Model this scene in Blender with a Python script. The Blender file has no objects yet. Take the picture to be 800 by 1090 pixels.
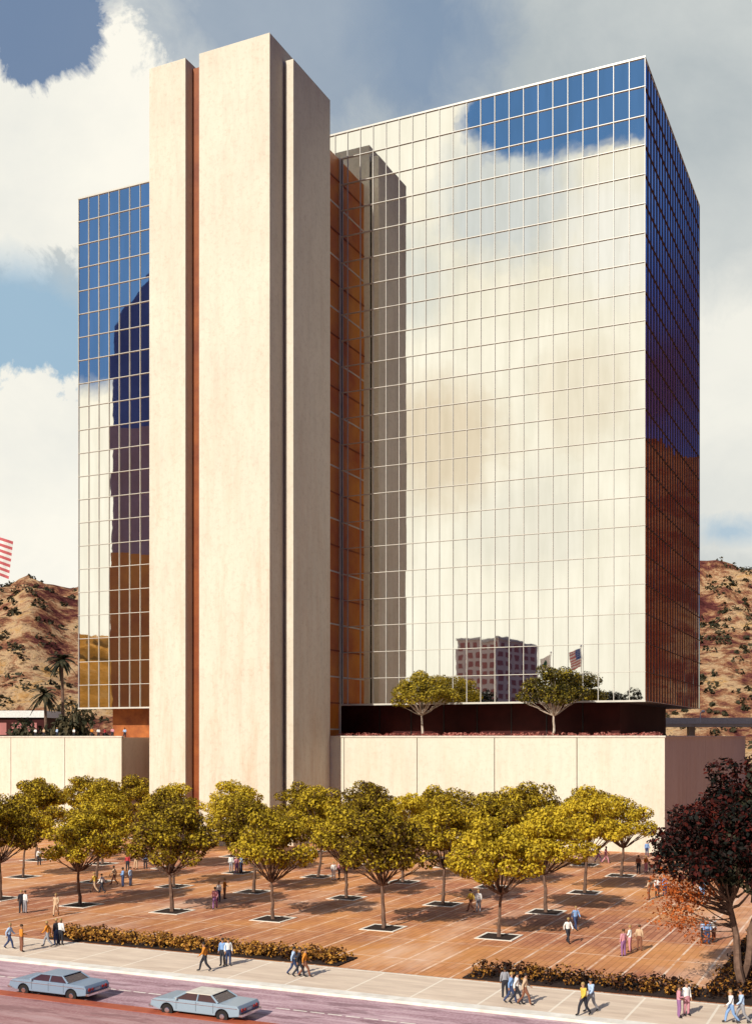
import bpy, bmesh, math, random
from mathutils import Vector, Matrix
import numpy as np
R = random.Random(7)
sc = bpy.context.scene
COL = sc.collection
F, CX, HY, H = 1196.0, 400.0, 785.0, 14.0          # focal length in source pixels, principal column, horizon row, eye height
T = math.atan2(1, 2.172)
U = Vector((math.cos(T), -math.sin(T), 0)); V = Vector((math.sin(T), math.cos(T), 0))
def W(a, b, z=0): return U*a + V*b + Vector((0, 0, z))
def AB(p): return p.dot(U), p.dot(V)
def G(px, py, z=0.15):                              # ground point seen at a source pixel
    Y = F*(H-z)/(py-HY); return Vector(((px-CX)/F*Y, Y, z))
def at(px, Y, z): return Vector(((px-CX)/F*Y, Y, z))
DG = 144.0                                          # plane of the mirror glass front (b coordinate)
def refl(p):
    d = p.dot(V)-DG; return p - V*(2*d)

# ------------------------------------------------------------------ materials
def nn(nt, t, **kw):
    n = nt.nodes.new(t)
    for k, v in kw.items(): setattr(n, k, v)
    return n
def ramp(nt, fac, stops):
    r = nn(nt, 'ShaderNodeValToRGB'); e = r.color_ramp.elements
    while len(e) < len(stops): e.new(0.5)
    for i, (p, c) in enumerate(stops):
        e[i].position = p; e[i].color = (*c, 1)
    nt.links.new(fac, r.inputs[0]); return r.outputs[0]
def noise(nt, vec, scale, detail=5, rough=.6, dist=0):
    n = nn(nt, 'ShaderNodeTexNoise'); n.inputs['Scale'].default_value = scale
    n.inputs['Detail'].default_value = detail; n.inputs['Roughness'].default_value = rough
    n.inputs['Distortion'].default_value = dist
    nt.links.new(vec, n.inputs['Vector']); return n.outputs['Fac']
def mapping(nt, vec, scale=(1,1,1), rot=(0,0,0), loc=(0,0,0)):
    m = nn(nt, 'ShaderNodeMapping'); m.inputs['Scale'].default_value = scale; m.inputs['Rotation'].default_value = rot
    m.inputs['Location'].default_value = loc
    nt.links.new(vec, m.inputs['Vector']); return m.outputs[0]
def mixc(nt, fac, a, b, mode='MIX'):
    m = nn(nt, 'ShaderNodeMix', data_type='RGBA', blend_type=mode)
    for s, v in ((m.inputs['Factor'], fac), (m.inputs['A'], a), (m.inputs['B'], b)):
        if isinstance(v, (int, float)): s.default_value = v
        elif isinstance(v, tuple): s.default_value = (*v, 1)
        else: nt.links.new(v, s)
    return m.outputs['Result']
def mth(nt, op, a, b=0.0, c=None, clamp=False):
    m = nn(nt, 'ShaderNodeMath', operation=op, use_clamp=clamp)
    for i, v in enumerate((a, b) if c is None else (a, b, c)):
        if isinstance(v, (int, float)): m.inputs[i].default_value = v
        else: nt.links.new(v, m.inputs[i])
    return m.outputs[0]
def new_mat(name):
    m = bpy.data.materials.new(name); m.use_nodes = True; nt = m.node_tree
    b = nt.nodes['Principled BSDF']; return m, nt, b
def bump(nt, b, h, strength, dist=.05):
    n = nn(nt, 'ShaderNodeBump'); n.inputs['Strength'].default_value = strength; n.inputs['Distance'].default_value = dist
    nt.links.new(h, n.inputs['Height']); nt.links.new(n.outputs[0], b.inputs['Normal'])
def geo(nt): return nn(nt, 'ShaderNodeNewGeometry').outputs['Position']
ROT = (0, 0, T)                                     # turns world positions into the building's grid
def simple(name, c, c2=None, scale=3, rough=.7, metal=0, bmp=0, spec=.3):
    m, nt, b = new_mat(name); b.inputs['Roughness'].default_value = rough; b.inputs['Metallic'].default_value = metal
    b.inputs['Specular IOR Level'].default_value = spec
    c2 = c2 or tuple(x*.75 for x in c)
    f = noise(nt, geo(nt), scale)
    nt.links.new(ramp(nt, f, [(.3, c2), (.7, c)]), b.inputs['Base Color'])
    if bmp: bump(nt, b, f, bmp)
    return m
def stone_mat(name, c, speck, stain, amount, foot):
    m, nt, b = new_mat(name); b.inputs['Roughness'].default_value = .85; b.inputs['Specular IOR Level'].default_value = .2
    p = geo(nt); col = ramp(nt, noise(nt, p, .12, 6, .65), [(.3, tuple(x*.9 for x in c)), (.7, c)])
    fine = noise(nt, p, 1.7, 6, .85)
    col = mixc(nt, mth(nt, 'MULTIPLY', ramp(nt, fine, [(.5, (0,0,0)), (.72, (1,1,1))]), .45), col, speck)
    st = noise(nt, mapping(nt, p, (.5, .5, .06)), 1.0, 7, .75)      # long vertical run-off streaks
    sz = nn(nt, 'ShaderNodeSeparateXYZ'); nt.links.new(p, sz.inputs[0])
    low = nn(nt, 'ShaderNodeMapRange'); nt.links.new(sz.outputs[2], low.inputs[0])
    low.inputs[1].default_value = foot; low.inputs[2].default_value = 0; low.inputs[3].default_value = .25; low.inputs[4].default_value = 1
    sf = mth(nt, 'MULTIPLY', ramp(nt, st, [(.46, (.06,.06,.06)), (.74, (.8,.8,.8))]), mth(nt, 'MULTIPLY', low.outputs[0], amount))
    col = mixc(nt, sf, col, stain)
    gr = noise(nt, mapping(nt, p, (.8, .8, .12), loc=(7, 3, 0)), 1.0, 8, .8)
    col = mixc(nt, ramp(nt, gr, [(.5, (0,0,0)), (.75, (.45,.45,.45))]), col, tuple(x*.66 for x in c))
    nt.links.new(col, b.inputs['Base Color']); bump(nt, b, fine, .25, .04); return m
M = {}
M['stone'] = stone_mat('stone_cladding', (.69, .63, .52), (.36, .28, .20), (.44, .22, .09), .75, 62)  # rust run-off, deepened low to also put the sides' warm shade in colour
M['podium'] = stone_mat('podium_stone', (.70, .65, .54), (.42, .36, .27), (.46, .30, .15), .7, 16)
M['coping'] = simple('coping_stone', (.68, .63, .54), rough=.8)
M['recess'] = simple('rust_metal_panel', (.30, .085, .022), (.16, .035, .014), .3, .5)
M['link'] = simple('rust_glass_panel', (.62, .24, .03), (.36, .07, .015), .15, .4, 0, 0, .4)
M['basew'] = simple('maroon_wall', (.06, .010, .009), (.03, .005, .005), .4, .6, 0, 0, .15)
M['rustwall'] = simple('rust_wall', (.42, .13, .03), (.2, .05, .015), .5, .6)
M['dark'] = simple('dark_metal', (.02, .018, .018), rough=.4)
M['roof'] = simple('roof_gravel', (.3, .28, .25), rough=.95)
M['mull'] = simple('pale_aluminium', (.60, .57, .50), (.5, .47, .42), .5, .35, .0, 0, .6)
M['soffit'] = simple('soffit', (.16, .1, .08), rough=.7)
def glass():
    m, nt, b = new_mat('mirror_glass'); b.inputs['Metallic'].default_value = 1; b.inputs['Roughness'].default_value = .015
    p = geo(nt)
    c = ramp(nt, noise(nt, mapping(nt, p, (.5,.5,.08)), 1), [(.35, (.86, .85, .80)), (.65, (.95, .94, .90))])
    nt.links.new(c, b.inputs['Base Color']); bump(nt, b, noise(nt, p, .35, 2, .5), .022, .12); return m
M['glass'] = glass()
def paving():
    m, nt, b = new_mat('brick_paving'); b.inputs['Roughness'].default_value = .8; b.inputs['Specular IOR Level'].default_value = .25
    p = mapping(nt, geo(nt), rot=ROT)
    br = nn(nt, 'ShaderNodeTexBrick'); br.inputs['Scale'].default_value = 1
    br.inputs['Brick Width'].default_value = 1.35; br.inputs['Row Height'].default_value = .42
    br.inputs['Mortar Size'].default_value = .035; br.inputs['Mortar Smooth'].default_value = .4
    br.inputs['Color1'].default_value = (.50, .22, .115, 1); br.inputs['Color2'].default_value = (.36, .13, .065, 1); br.inputs['Mortar'].default_value = (.18, .06, .035, 1)
    pr = mapping(nt, p, rot=(0, 0, math.pi/2)); nt.links.new(pr, br.inputs['Vector'])
    col = br.outputs['Color']
    big = noise(nt, p, .055, 5, .65)
    col = mixc(nt, ramp(nt, big, [(.42, (0,0,0)), (.62, (1,1,1))]), col, mixc(nt, .6, col, (.72, .33, .09)))
    big2 = noise(nt, mapping(nt, p, (1, .35, 1), loc=(40, 3, 0)), .12, 5, .7)
    col = mixc(nt, ramp(nt, big2, [(.52, (0,0,0)), (.68, (.6,.6,.6))]), col, (.74, .50, .36))
    s = nn(nt, 'ShaderNodeSeparateXYZ'); nt.links.new(p, s.inputs[0])
    def lines(o, period, w):
        x = mth(nt, 'PINGPONG', mth(nt, 'ADD', o, 1000), period/2)
        return mth(nt, 'LESS_THAN', x, w)
    wear = ramp(nt, noise(nt, p, .5, 4, .7), [(.38, (.15,)*3), (.6, (.9,)*3)])
    l = mth(nt, 'MULTIPLY', lines(s.outputs[0], 2.2, .07), wear)
    l = mth(nt, 'MAXIMUM', l, mth(nt, 'MULTIPLY', lines(s.outputs[1], 6.3, .06), wear))
    col = mixc(nt, mth(nt, 'MULTIPLY', l, .8), col, (.86, .70, .55))
    nt.links.new(col, b.inputs['Base Color']); bump(nt, b, br.outputs['Fac'], -.3, .02); return m
M['paving'] = paving()
def walk_mat():
    m, nt, b = new_mat('sidewalk_concrete'); b.inputs['Roughness'].default_value = .85
    p = mapping(nt, geo(nt), rot=ROT)
    col = ramp(nt, noise(nt, mapping(nt, p, (.4, 2, 1)), .6, 6, .7), [(.3, (.52, .39, .29)), (.7, (.74, .60, .46))])
    s = nn(nt, 'ShaderNodeSeparateXYZ'); nt.links.new(p, s.inputs[0])
    l = mth(nt, 'LESS_THAN', mth(nt, 'PINGPONG', mth(nt, 'ADD', s.outputs[0], 1000), 1.9), .06)
    nt.links.new(mixc(nt, mth(nt, 'MULTIPLY', l, .8), col, (.8, .72, .6)), b.inputs['Base Color']); return m
M['walk'] = walk_mat()
def asphalt(name, c1, c2, c3):
    m, nt, b = new_mat(name); b.inputs['Roughness'].default_value = .8
    p = mapping(nt, geo(nt), rot=ROT)
    col = ramp(nt, noise(nt, mapping(nt, p, (.12, 1.4, 1)), 1, 7, .75), [(.36, c1), (.52, c2), (.66, c3)])
    f = noise(nt, p, 6, 3, .8)
    col = mixc(nt, mth(nt, 'MULTIPLY', ramp(nt, f, [(.45, (0,0,0)), (.65, (1,1,1))]), .45), col, c3)
    pt = noise(nt, mapping(nt, p, (.25, .8, 1), loc=(9,2,0)), 1, 4, .6)
    col = mixc(nt, ramp(nt, pt, [(.54, (0,0,0)), (.6, (.5,.5,.5))]), col, tuple(x*.6 for x in c1))
    nt.links.new(col, b.inputs['Base Color']); bump(nt, b, f, .3, .02); return m
M['road'] = asphalt('street_asphalt', (.22, .10, .12), (.42, .25, .28), (.64, .48, .49))
M['median'] = asphalt('median_paving', (.26, .10, .10), (.38, .20, .19), (.46, .30, .29))
M['redkerb'] = simple('red_kerb', (.42, .10, .04), (.3, .06, .03), 1, .7)
M['kerb'] = simple('kerb_concrete', (.82, .78, .70), (.62, .56, .48), 1.2, .8)
M['soil'] = simple('planting_soil', (.035, .018, .012), (.015, .008, .006), 5, 1)
M['ground'] = simple('dry_ground', (.13, .07, .04), (.07, .035, .02), .03, 1)
def hill_mat():
    m, nt, b = new_mat('hill_scrub'); b.inputs['Roughness'].default_value = 1; b.inputs['Specular IOR Level'].default_value = 0
    p = geo(nt)
    f = noise(nt, p, .05, 10, .78, .15)
    col = ramp(nt, f, [(.33, (.04, .012, .014)), (.43, (.15, .045, .04)), (.49, (.38, .18, .09)), (.55, (.62, .42, .24)), (.62, (.58, .32, .12)), (.74, (.26, .10, .035))])
    s = ramp(nt, noise(nt, p, .3, 5, .75), [(.54, (0,0,0)), (.62, (1,1,1))])
    col = mixc(nt, mth(nt, 'MULTIPLY', s, .7), col, (.07, .03, .02))
    g = nn(nt, 'ShaderNodeSeparateXYZ'); nt.links.new(p, g.inputs[0])
    east = nn(nt, 'ShaderNodeMapRange'); nt.links.new(mth(nt, 'MULTIPLY', mth(nt, 'DIVIDE', g.outputs[0], mth(nt, 'MAXIMUM', g.outputs[1], 1)), mth(nt, 'GREATER_THAN', g.outputs[0], 60)), east.inputs[0])     # unseen eastern mountain, darkened so the tower's side mirrors brown
    east.inputs[1].default_value = .38; east.inputs[2].default_value = .5
    col = mixc(nt, mth(nt, 'MULTIPLY', east.outputs[0], .93), col, (.10, .016, .006))
    west = mth(nt, 'MULTIPLY', mth(nt, 'LESS_THAN', g.outputs[0], 0), mth(nt, 'LESS_THAN', g.outputs[1], 20))   # golden dry grass on the slope behind the street
    col = mixc(nt, mth(nt, 'MULTIPLY', west, .72), col, (.74, .33, .05))
    nt.links.new(col, b.inputs['Base Color']); bump(nt, b, f, .8, 6); return m
M['hill'] = hill_mat()
def leaf(name, stops, tr=.25):
    m, nt, b = new_mat(name); b.inputs['Roughness'].default_value = .65; b.inputs['Specular IOR Level'].default_value = .15
    g = nn(nt, 'ShaderNodeNewGeometry'); oi = nn(nt, 'ShaderNodeObjectInfo')
    f = mth(nt, 'ADD', mth(nt, 'MULTIPLY', g.outputs['Random Per Island'], .5), mth(nt, 'MULTIPLY', noise(nt, g.outputs['Position'], .55, 3, .6), .6))
    f = mth(nt, 'ADD', f, mth(nt, 'MULTIPLY', mth(nt, 'SUBTRACT', oi.outputs['Random'], .5), .34))
    c = ramp(nt, f, stops); nt.links.new(c, b.inputs['Base Color'])
    t = nn(nt, 'ShaderNodeBsdfTranslucent'); nt.links.new(c, t.inputs[0])
    mx = nn(nt, 'ShaderNodeMixShader'); mx.inputs[0].default_value = tr
    nt.links.new(b.outputs[0], mx.inputs[1]); nt.links.new(t.outputs[0], mx.inputs[2])
    nt.links.new(mx.outputs[0], nt.nodes['Material Output'].inputs[0]); return m
M['leaf'] = leaf('olive_leaves', [(.25, (.05, .025, .005)), (.42, (.16, .10, .010)), (.58, (.42, .30, .018)), (.8, (.66, .48, .035))])
M['leafdeck'] = leaf('deck_leaves', [(.2, (.02, .018, .006)), (.45, (.10, .08, .010)), (.75, (.46, .34, .03))])
M['leafdark'] = leaf('dark_leaves', [(.2, (.01, .012, .008)), (.5, (.03, .03, .015)), (.9, (.08, .06, .03))], .1)
M['leafred'] = leaf('red_leaves', [(.3, (.005, .006, .004)), (.5, (.03, .005, .004)), (.62, (.075, .010, .006)), (.85, (.15, .025, .012))], .12)
M['leaforange'] = leaf('orange_leaves', [(.2, (.20, .04, .01)), (.8, (.5, .13, .03))])
M['bed'] = leaf('bed_leaves', [(.3, (.012, .006, .005)), (.5, (.05, .016, .008)), (.6, (.34, .14, .025)), (.8, (.62, .32, .06))])
M['pink'] = leaf('pink_flowers', [(.2, (.10, .02, .015)), (.5, (.30, .06, .05)), (.9, (.6, .25, .2))])
M['bark'] = simple('bark', (.20, .12, .085), (.09, .05, .035), 3, .95, 0, .4)
M['palebark'] = simple('pale_bark', (.62, .52, .44), (.35, .27, .2), 3, .9)
M['chrome'] = simple('chrome', (.8, .8, .82), rough=.15, metal=1)
M['carblue'] = simple('blue_grey_paint', (.20, .27, .36), (.19, .26, .35), .5, .3, 0, 0, .6)
M['carpale'] = simple('pale_grey_paint', (.27, .35, .42), (.26, .34, .41), .5, .3, 0, 0, .6)
M['carglass'] = simple('tinted_glass', (.05, .012, .012), rough=.08, spec=.8)
M['rubber'] = simple('rubber', (.02, .018, .018), rough=.8)
M['lampred'] = simple('red_lens', (.4, .02, .015), rough=.2)
M['lampwhite'] = simple('clear_lens', (.75, .75, .72), rough=.15)
M['skin'] = simple('skin', (.50, .27, .17), rough=.6)
M['skin2'] = simple('brown_skin', (.2, .09, .05), rough=.6)
M['white'] = simple('white_paint', (.8, .78, .74), rough=.6)
M['pinkframe'] = simple('pale_concrete', (.84, .74, .68), (.80, .68, .62), .1, .8)
M['winbrown'] = simple('brown_window', (.5, .19, .17), (.38, .14, .13), .3, .4)
M['navy'] = simple('navy_mirror_tone', (.07, .12, .42), (.05, .08, .32), .1, .5, 0, 0, .4)  # this and the next two colour the added mirrored block
M['purplebrown'] = simple('brown_mirror_tone', (.62, .27, .07), (.42, .15, .06), .1, .5)
M['mauve'] = simple('mauve_mirror_tone', (.30, .22, .32), (.26, .17, .22), .1, .5)
M['flagred'] = simple('flag_red', (.55, .12, .13), rough=.8)
M['flagblue'] = simple('flag_blue', (.04, .09, .32), rough=.8)
M['flagwhite'] = simple('flag_white', (.8, .78, .75), rough=.8)
M['flaggreen'] = simple('flag_green', (.03, .09, .05), rough=.8)

# ------------------------------------------------------------------ object helpers
def tag(o, label=None, cat=None, group=None, kind=None):
    if label: o['label'] = label
    if cat: o['category'] = cat
    if group: o['group'] = group
    if kind: o['kind'] = kind
    return o
def empty(name, loc, rz=0):
    o = bpy.data.objects.new(name, None); COL.objects.link(o); o.location = loc; o.rotation_euler.z = rz; o.empty_display_size = .5; return o
def link(name, me, mats, parent=None, loc=(0,0,0), rz=0, smooth=False):
    if not isinstance(mats, (list, tuple)): mats = [mats]
    for m in mats: me.materials.append(M[m] if isinstance(m, str) else m)
    o = bpy.data.objects.new(name, me); COL.objects.link(o); o.location = loc; o.rotation_euler.z = rz
    if parent: o.parent = parent
    if smooth:
        for p in me.polygons: p.use_smooth = True
    return o
class MB:
    def __init__(s): s.v = []; s.f = []; s.mi = []
    def add(s, vs, fs, mi=0):
        n = len(s.v); s.v += [tuple(v) for v in vs]; s.f += [tuple(i+n for i in f) for f in fs]; s.mi += [mi]*len(fs); return s
    def box(s, x0, x1, y0, y1, z0, z1, mi=0):
        vs = [(x, y, z) for z in (z0, z1) for y in (y0, y1) for x in (x0, x1)]
        return s.add(vs, [(0,2,3,1), (4,5,7,6), (0,1,5,4), (2,6,7,3), (0,4,6,2), (1,3,7,5)], mi)
    def tube(s, pts, rad, n=7, mi=0, cap=True):
        pts = [Vector(p) for p in pts]; rings = []; prev = None
        for i, p in enumerate(pts):
            d = (pts[min(i+1, len(pts)-1)]-pts[max(i-1, 0)]).normalized()
            x = (prev - d*prev.dot(d)) if prev is not None else d.orthogonal()
            x = x.normalized() if x.length > 1e-5 else d.orthogonal().normalized()
            prev = x; y = d.cross(x)
            rings.append([p + (x*math.cos(2*math.pi*k/n) + y*math.sin(2*math.pi*k/n))*rad[i] for k in range(n)])
        vs = [q for r in rings for q in r]; fs = []
        for i in range(len(pts)-1):
            for k in range(n): fs.append((i*n+k, i*n+(k+1)%n, (i+1)*n+(k+1)%n, (i+1)*n+k))
        if cap: fs += [tuple(range(n))[::-1], tuple(range((len(pts)-1)*n, len(pts)*n))]
        return s.add(vs, fs, mi)
    def sphere(s, c, r, n=10, m=7, mi=0, sc_=(1,1,1)):
        vs = []; fs = []
        for j in range(m+1):
            t = math.pi*j/m
            for k in range(n):
                a = 2*math.pi*k/n; vs.append((c[0]+r*sc_[0]*math.sin(t)*math.cos(a), c[1]+r*sc_[1]*math.sin(t)*math.sin(a), c[2]+r*sc_[2]*math.cos(t)))
        for j in range(m):
            for k in range(n): fs.append((j*n+k, (j+1)*n+k, (j+1)*n+(k+1)%n, j*n+(k+1)%n))
        return s.add(vs, fs, mi)
    def prism(s, poly, y0, y1, mi=0):               # polygon in x,z extruded along y
        n = len(poly); vs = [(x, y0, z) for x, z in poly] + [(x, y1, z) for x, z in poly]
        return s.add(vs, [tuple(range(n)), tuple(range(2*n-1, n-1, -1))] + [(i, i+n, (i+1)%n+n, (i+1)%n) for i in range(n)], mi)
    def mesh(s, name='m'):
        me = bpy.data.meshes.new(name); me.from_pydata(s.v, [], s.f); me.polygons.foreach_set('material_index', s.mi)
        me.update(); return me
    def build(s, name, mats, parent=None, smooth=False, fix=False, bevel=0, **k):
        me = s.mesh(name)
        if fix or bevel:
            bm = bmesh.new(); bm.from_mesh(me)
            if fix: bmesh.ops.recalc_face_normals(bm, faces=bm.faces)
            if bevel: bmesh.ops.bevel(bm, geom=[e for e in bm.edges if e.calc_face_angle(0) > .3], offset=bevel, segments=2, profile=.7, affect='EDGES', clamp_overlap=True)
            bm.to_mesh(me); bm.free()
        return link(name, me, mats, parent, smooth=smooth, **k)
def flat(name, pts, z, mat, kind='structure'):
    me = bpy.data.meshes.new(name); me.from_pydata([(p.x, p.y, z) for p in pts], [], [tuple(range(len(pts)))]); me.update()
    o = link(name, me, mat); tag(o, kind=kind); return o
def quad_ab(a0, a1, b0, b1): return [W(a0, b0), W(a1, b0), W(a1, b1), W(a0, b1)]

# ------------------------------------------------------------------ ground, street, plaza
flat('ground', [Vector((-1600,-1600,0)), Vector((1600,-1600,0)), Vector((1600,1600,0)), Vector((-1600,1600,0))], -.02, 'ground')
flat('street', quad_ab(-300, 300, 30, 54.2), 0.0, 'road')
def slab(name, a0, a1, b0, b1, z0, z1, mat, bev=0):
    o = MB().box(a0, a1, b0, b1, z0, z1).build(name, mat, bevel=bev, rz=-T); tag(o, kind='structure'); return o
slab('median', -300, 300, 30, 46.5, -.01, .14, 'median')
slab('median_kerb', -300, 300, 46.5, 47.4, -.01, .16, 'redkerb', .03)
slab('kerb', -300, 300, 54.2, 55.15, -.01, .15, 'kerb', .03)
slab('sidewalk', -300, 300, 55.15, 60.25, -.01, .146, 'walk')
slab('sidewalk_edging', -300, 300, 60.25, 60.45, -.01, .16, 'coping')
slab('plaza_paving', -160, 16, 60.45, 230, -.01, .15, 'paving')
lm = MB()
for a in range(-80, 60, 1): 
    if R.random() < .8: lm.box(a*1.0, a+.8, 50.6, 50.72, -.004, .004)
tag(lm.build('lane_line', 'kerb', rz=-T), kind='structure')

# ------------------------------------------------------------------ hills (one terrain ring round the site)
def htan(az):                                       # skyline slope by compass angle (degrees, 0 = ahead, + right)
    pts = [(-180, 0), (-128, .0), (-112, .0), (-106, .05), (-100, .115), (-90, .13), (-60, .14), (-30, .13), (-18.6, .120), (-17.2, .128), (-15, .117), (-13.5, .112), (-8, .09), (0, .08),
           (12, .11), (16.0, .134), (17.3, .139), (18.6, .137), (22, .17), (28, .225), (36, .30), (50, .30), (70, .12), (90, .03), (100, 0), (180, 0)]  # the steep eastern rise is added, seen only in the side glass
    for (a, x), (b, y) in zip(pts, pts[1:]):
        if a <= az <= b:
            t = (az-a)/(b-a); return x+(y-x)*(t*t*(3-2*t))
    return 0
from mathutils import noise as mn
nA, nR = 900, 46; vs = []; fs = []
for j in range(nR):
    q = j/(nR-1); r = 300+520*q
    for i in range(nA):
        az = -180+360*i/nA; a = math.radians(az)
        x, y = r*math.sin(a), r*math.cos(a)
        prof = math.sin(min(q/.62, 1)*math.pi/2)**1.2 if q < .62 else math.cos((q-.62)/.38*math.pi/2)
        rid = 622.4
        n1 = mn.fractal(Vector((x*.012, y*.012, 3)), 1.0, 2.1, 6); n2 = abs(mn.fractal(Vector((x*.03, y*.03, 9)), 1.0, 2, 4))
        t = htan(az); top = t*rid + (14 if t > .01 else 0)
        z = top*prof + (n1*18 - n2*12)*prof*min(1, t*12)*(.25 if .55 < q < .7 else 1)
        vs.append((x, y, z-.5))
for j in range(nR-1):
    for i in range(nA): fs.append((j*nA+i, j*nA+(i+1) % nA, (j+1)*nA+(i+1) % nA, (j+1)*nA+i))
me = bpy.data.meshes.new('hills'); me.from_pydata(vs, [], fs); me.update()
tag(link('hills', me, 'hill', smooth=True), kind='structure')

def hill_z(j, i): return Vector(vs[j*nA+(i % nA)])
hill_vs = list(vs)
# ------------------------------------------------------------------ the office tower
ZT, ZB = 100.5, 18.66
A0, A1 = -118.8, -28.7                              # front glass, left and right end
B1 = DG+44
root = empty('office_tower', W(-75, 155, 0), -T)
tag(root, 'tall office tower clad in mirror glass with a pale windowless stone stair core in front', 'building')
oa, ob = -75, 155
def tb(a0, a1, b0, b1, z0, z1, mb=None, mi=0):
    mb = mb or MB(); return mb.box(a0-oa, a1-oa, b0-ob, b1-ob, z0, z1, mi)
tb(A0+.5, A1-.5, DG+.5, B1-.5, ZB+.3, ZT-.3).build('inner_structure', 'dark', root)
tb(A0+.15, A1-.15, DG+.15, B1-.15, ZT-.3, ZT-.05).build('roof', 'roof', root)
tb(A0+.1, A1-.1, DG+.1, B1-.1, ZB, ZB+.3).build('soffit', 'soffit', root)
NC, NS, NR = 45, 22, 22
cw = (A1-A0)/NC; sw = (B1-DG)/NS; rh = (ZT-ZB)/NR
rest = MB(); big = []
def pane(mb, P, ex, ey, nrm, w, h):                 # P lower-left corner in tower coordinates
    t1, t2 = R.gauss(0, .0012), R.gauss(0, .0012)
    c = []
    for (i, j) in ((0,0), (1,0), (1,1), (0,1)):
        off = (i-.5)*w*t1 + (j-.5)*h*t2
        c.append(P + ex*(w*i) + ey*(h*j) + nrm*off)
    n = len(mb.v); bk = [q - nrm*.04 for q in c]
    mb.add(c+bk, [(0,1,2,3), (7,6,5,4), (0,4,5,1), (1,5,6,2), (2,6,7,3), (3,7,4,0)])
X, Y_, Z = Vector((1,0,0)), Vector((0,1,0)), Vector((0,0,1))
for c in range(NC):
    for r in range(NR):
        P = Vector((A1-oa-(c+1)*cw, DG-ob+.05, ZB+r*rh))
        if c < 5 and r >= 2:
            mb = MB(); pane(mb, P, X, Z, -Y_, cw, rh); mb.build('window_pane', 'glass', root)
        else: pane(rest, P, X, Z, -Y_, cw, rh)
for c in range(NS):
    for r in range(NR):
        pane(rest, Vector((A1-oa-.05, DG-ob+c*sw, ZB+r*rh)), Y_, Z, X, sw, rh)
        pane(rest, Vector((A0-oa+.05, B1-ob-c*sw, ZB+r*rh)), -Y_, Z, -X, sw, rh)
for c in range(NC):
    for r in range(NR): pane(rest, Vector((A1-oa-c*cw, B1-ob-.05, ZB+r*rh)), -X, Z, Y_, cw, rh)
o = rest.build('window_pane', 'glass', root); tag(o, kind='stuff')
for c in range(NC+1):
    a = A1-c*cw
    tb(a-.034, a+.034, DG-.08, DG+.045, ZB, ZT).build('mullion', 'mull', root)
for c in range(1, NS+1):
    b = DG+c*sw; tb(A1-.04, A1+.05, b-.03, b+.03, ZB, ZT).build('mullion', 'soffit', root)  # side mullions take a darker tone, the face's shade put into colour
for r in range(NR+1):
    z = ZB+r*rh; w = .12 if r in (0, NR) else .04
    tb(A0-.07, A1+.07, DG-.12, DG+.04, z-w, z+w).build('transom', 'mull', root)
    tb(A1-.04, A1+.06, DG+.05, B1, z-.035, z+.035).build('transom', 'soffit' if r not in (0, NR) else 'mull', root)  # inner side transoms darkened in colour to sink into the shaded face
# recessed base storey on the deck
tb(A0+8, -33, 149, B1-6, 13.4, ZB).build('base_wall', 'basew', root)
tb(A0+4, -96, 147.5, 150, 13.4, ZB).build('entrance_wall', 'rustwall', root)
for a in range(-68, -33, 5):
    tb(a-.06, a+.06, 148.9, 149, 13.4, ZB).build('base_mullion', 'dark', root)
# stone core
ZC = 102.4
def stone(name, a0, a1, b0, b1, z1): tb(a0, a1, b0, b1, 0, z1).build(name, 'stone', root, bevel=.06)
stone('stone_pier', -89.3, -83.6, 122.4, 136.3, ZC)
stone('stone_slab', -81.5, -71.0, 122.4, 136.3, ZC)
stone('stone_pier', -70.72, -69.5, 125.8, 136.1, ZT+.1)
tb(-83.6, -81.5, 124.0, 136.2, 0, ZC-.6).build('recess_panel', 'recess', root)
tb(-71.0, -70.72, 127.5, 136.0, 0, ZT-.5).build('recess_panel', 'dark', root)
tb(-88, -71.9, 136.3, DG-.15, 0, 96.6).build('glazed_link', 'link', root)
for r in range(0, 26):
    z = 4+r*3.72
    if z < 96: tb(-71.9, -71.78, 136.4, DG-.2, z-.09, z+.09).build('link_transom', 'mull' if r % 2 else 'recess', root)
tb(-71.95, -71.7, DG-.45, DG-.15, 13.4, 96.8).build('link_post', 'mull', root)

# ------------------------------------------------------------------ podium (retaining walls and raised deck)
pod = empty('podium', W(-60, 160, 0), -T)
tag(pod, 'long raised terrace with pale stone retaining wall panels below the glass tower', 'terrace')
oa, ob = -60, 160
ZP = 14.22
AC = -24.8
def panel(a0, a1, b0, b1): tb(a0, a1, b0, b1, 0, ZP-.22).build('wall_panel', 'podium', pod, bevel=.02)
for i in range(4): panel(AC-10.65*(i+1)+.05, AC-10.65*i-.05 if i else AC, 136.1, 136.5)
panel(-69.5, AC-42.65, 136.12, 136.5)
e = AC-.002
for i, (b0, b1) in enumerate(((136.56, 152), (152.1, 168), (168.1, 184), (184.1, 200), (200.1, 216))): panel(AC-.4, AC-.01, b0, b1)
for i in range(6): panel(-104.3-10.65*(i+1)+.05, -104.3-10.65*i-.05 if i else -104.3, 136.1, 136.5)
tb(-104.3-.4, -104.3-.01, 136.55, 146, 0, ZP-.22).build('wall_panel', 'podium', pod)
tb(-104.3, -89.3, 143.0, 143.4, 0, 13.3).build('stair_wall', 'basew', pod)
tb(-171, AC-.42, 150, 215.8, 0, 13.3).build('terrace_core', 'podium', pod)
tb(-171, -104.75, 136.66, 149.9, 12.9, 13.75).build('deck', 'walk', pod)
tb(-104.7, AC-.45, 143.4, 216, 12.9+.41, 13.4).build('deck', 'walk', pod)
tb(-71, AC-.45, 136.52, 143.38, 12.9, 13.4).build('deck', 'walk', pod)
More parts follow.
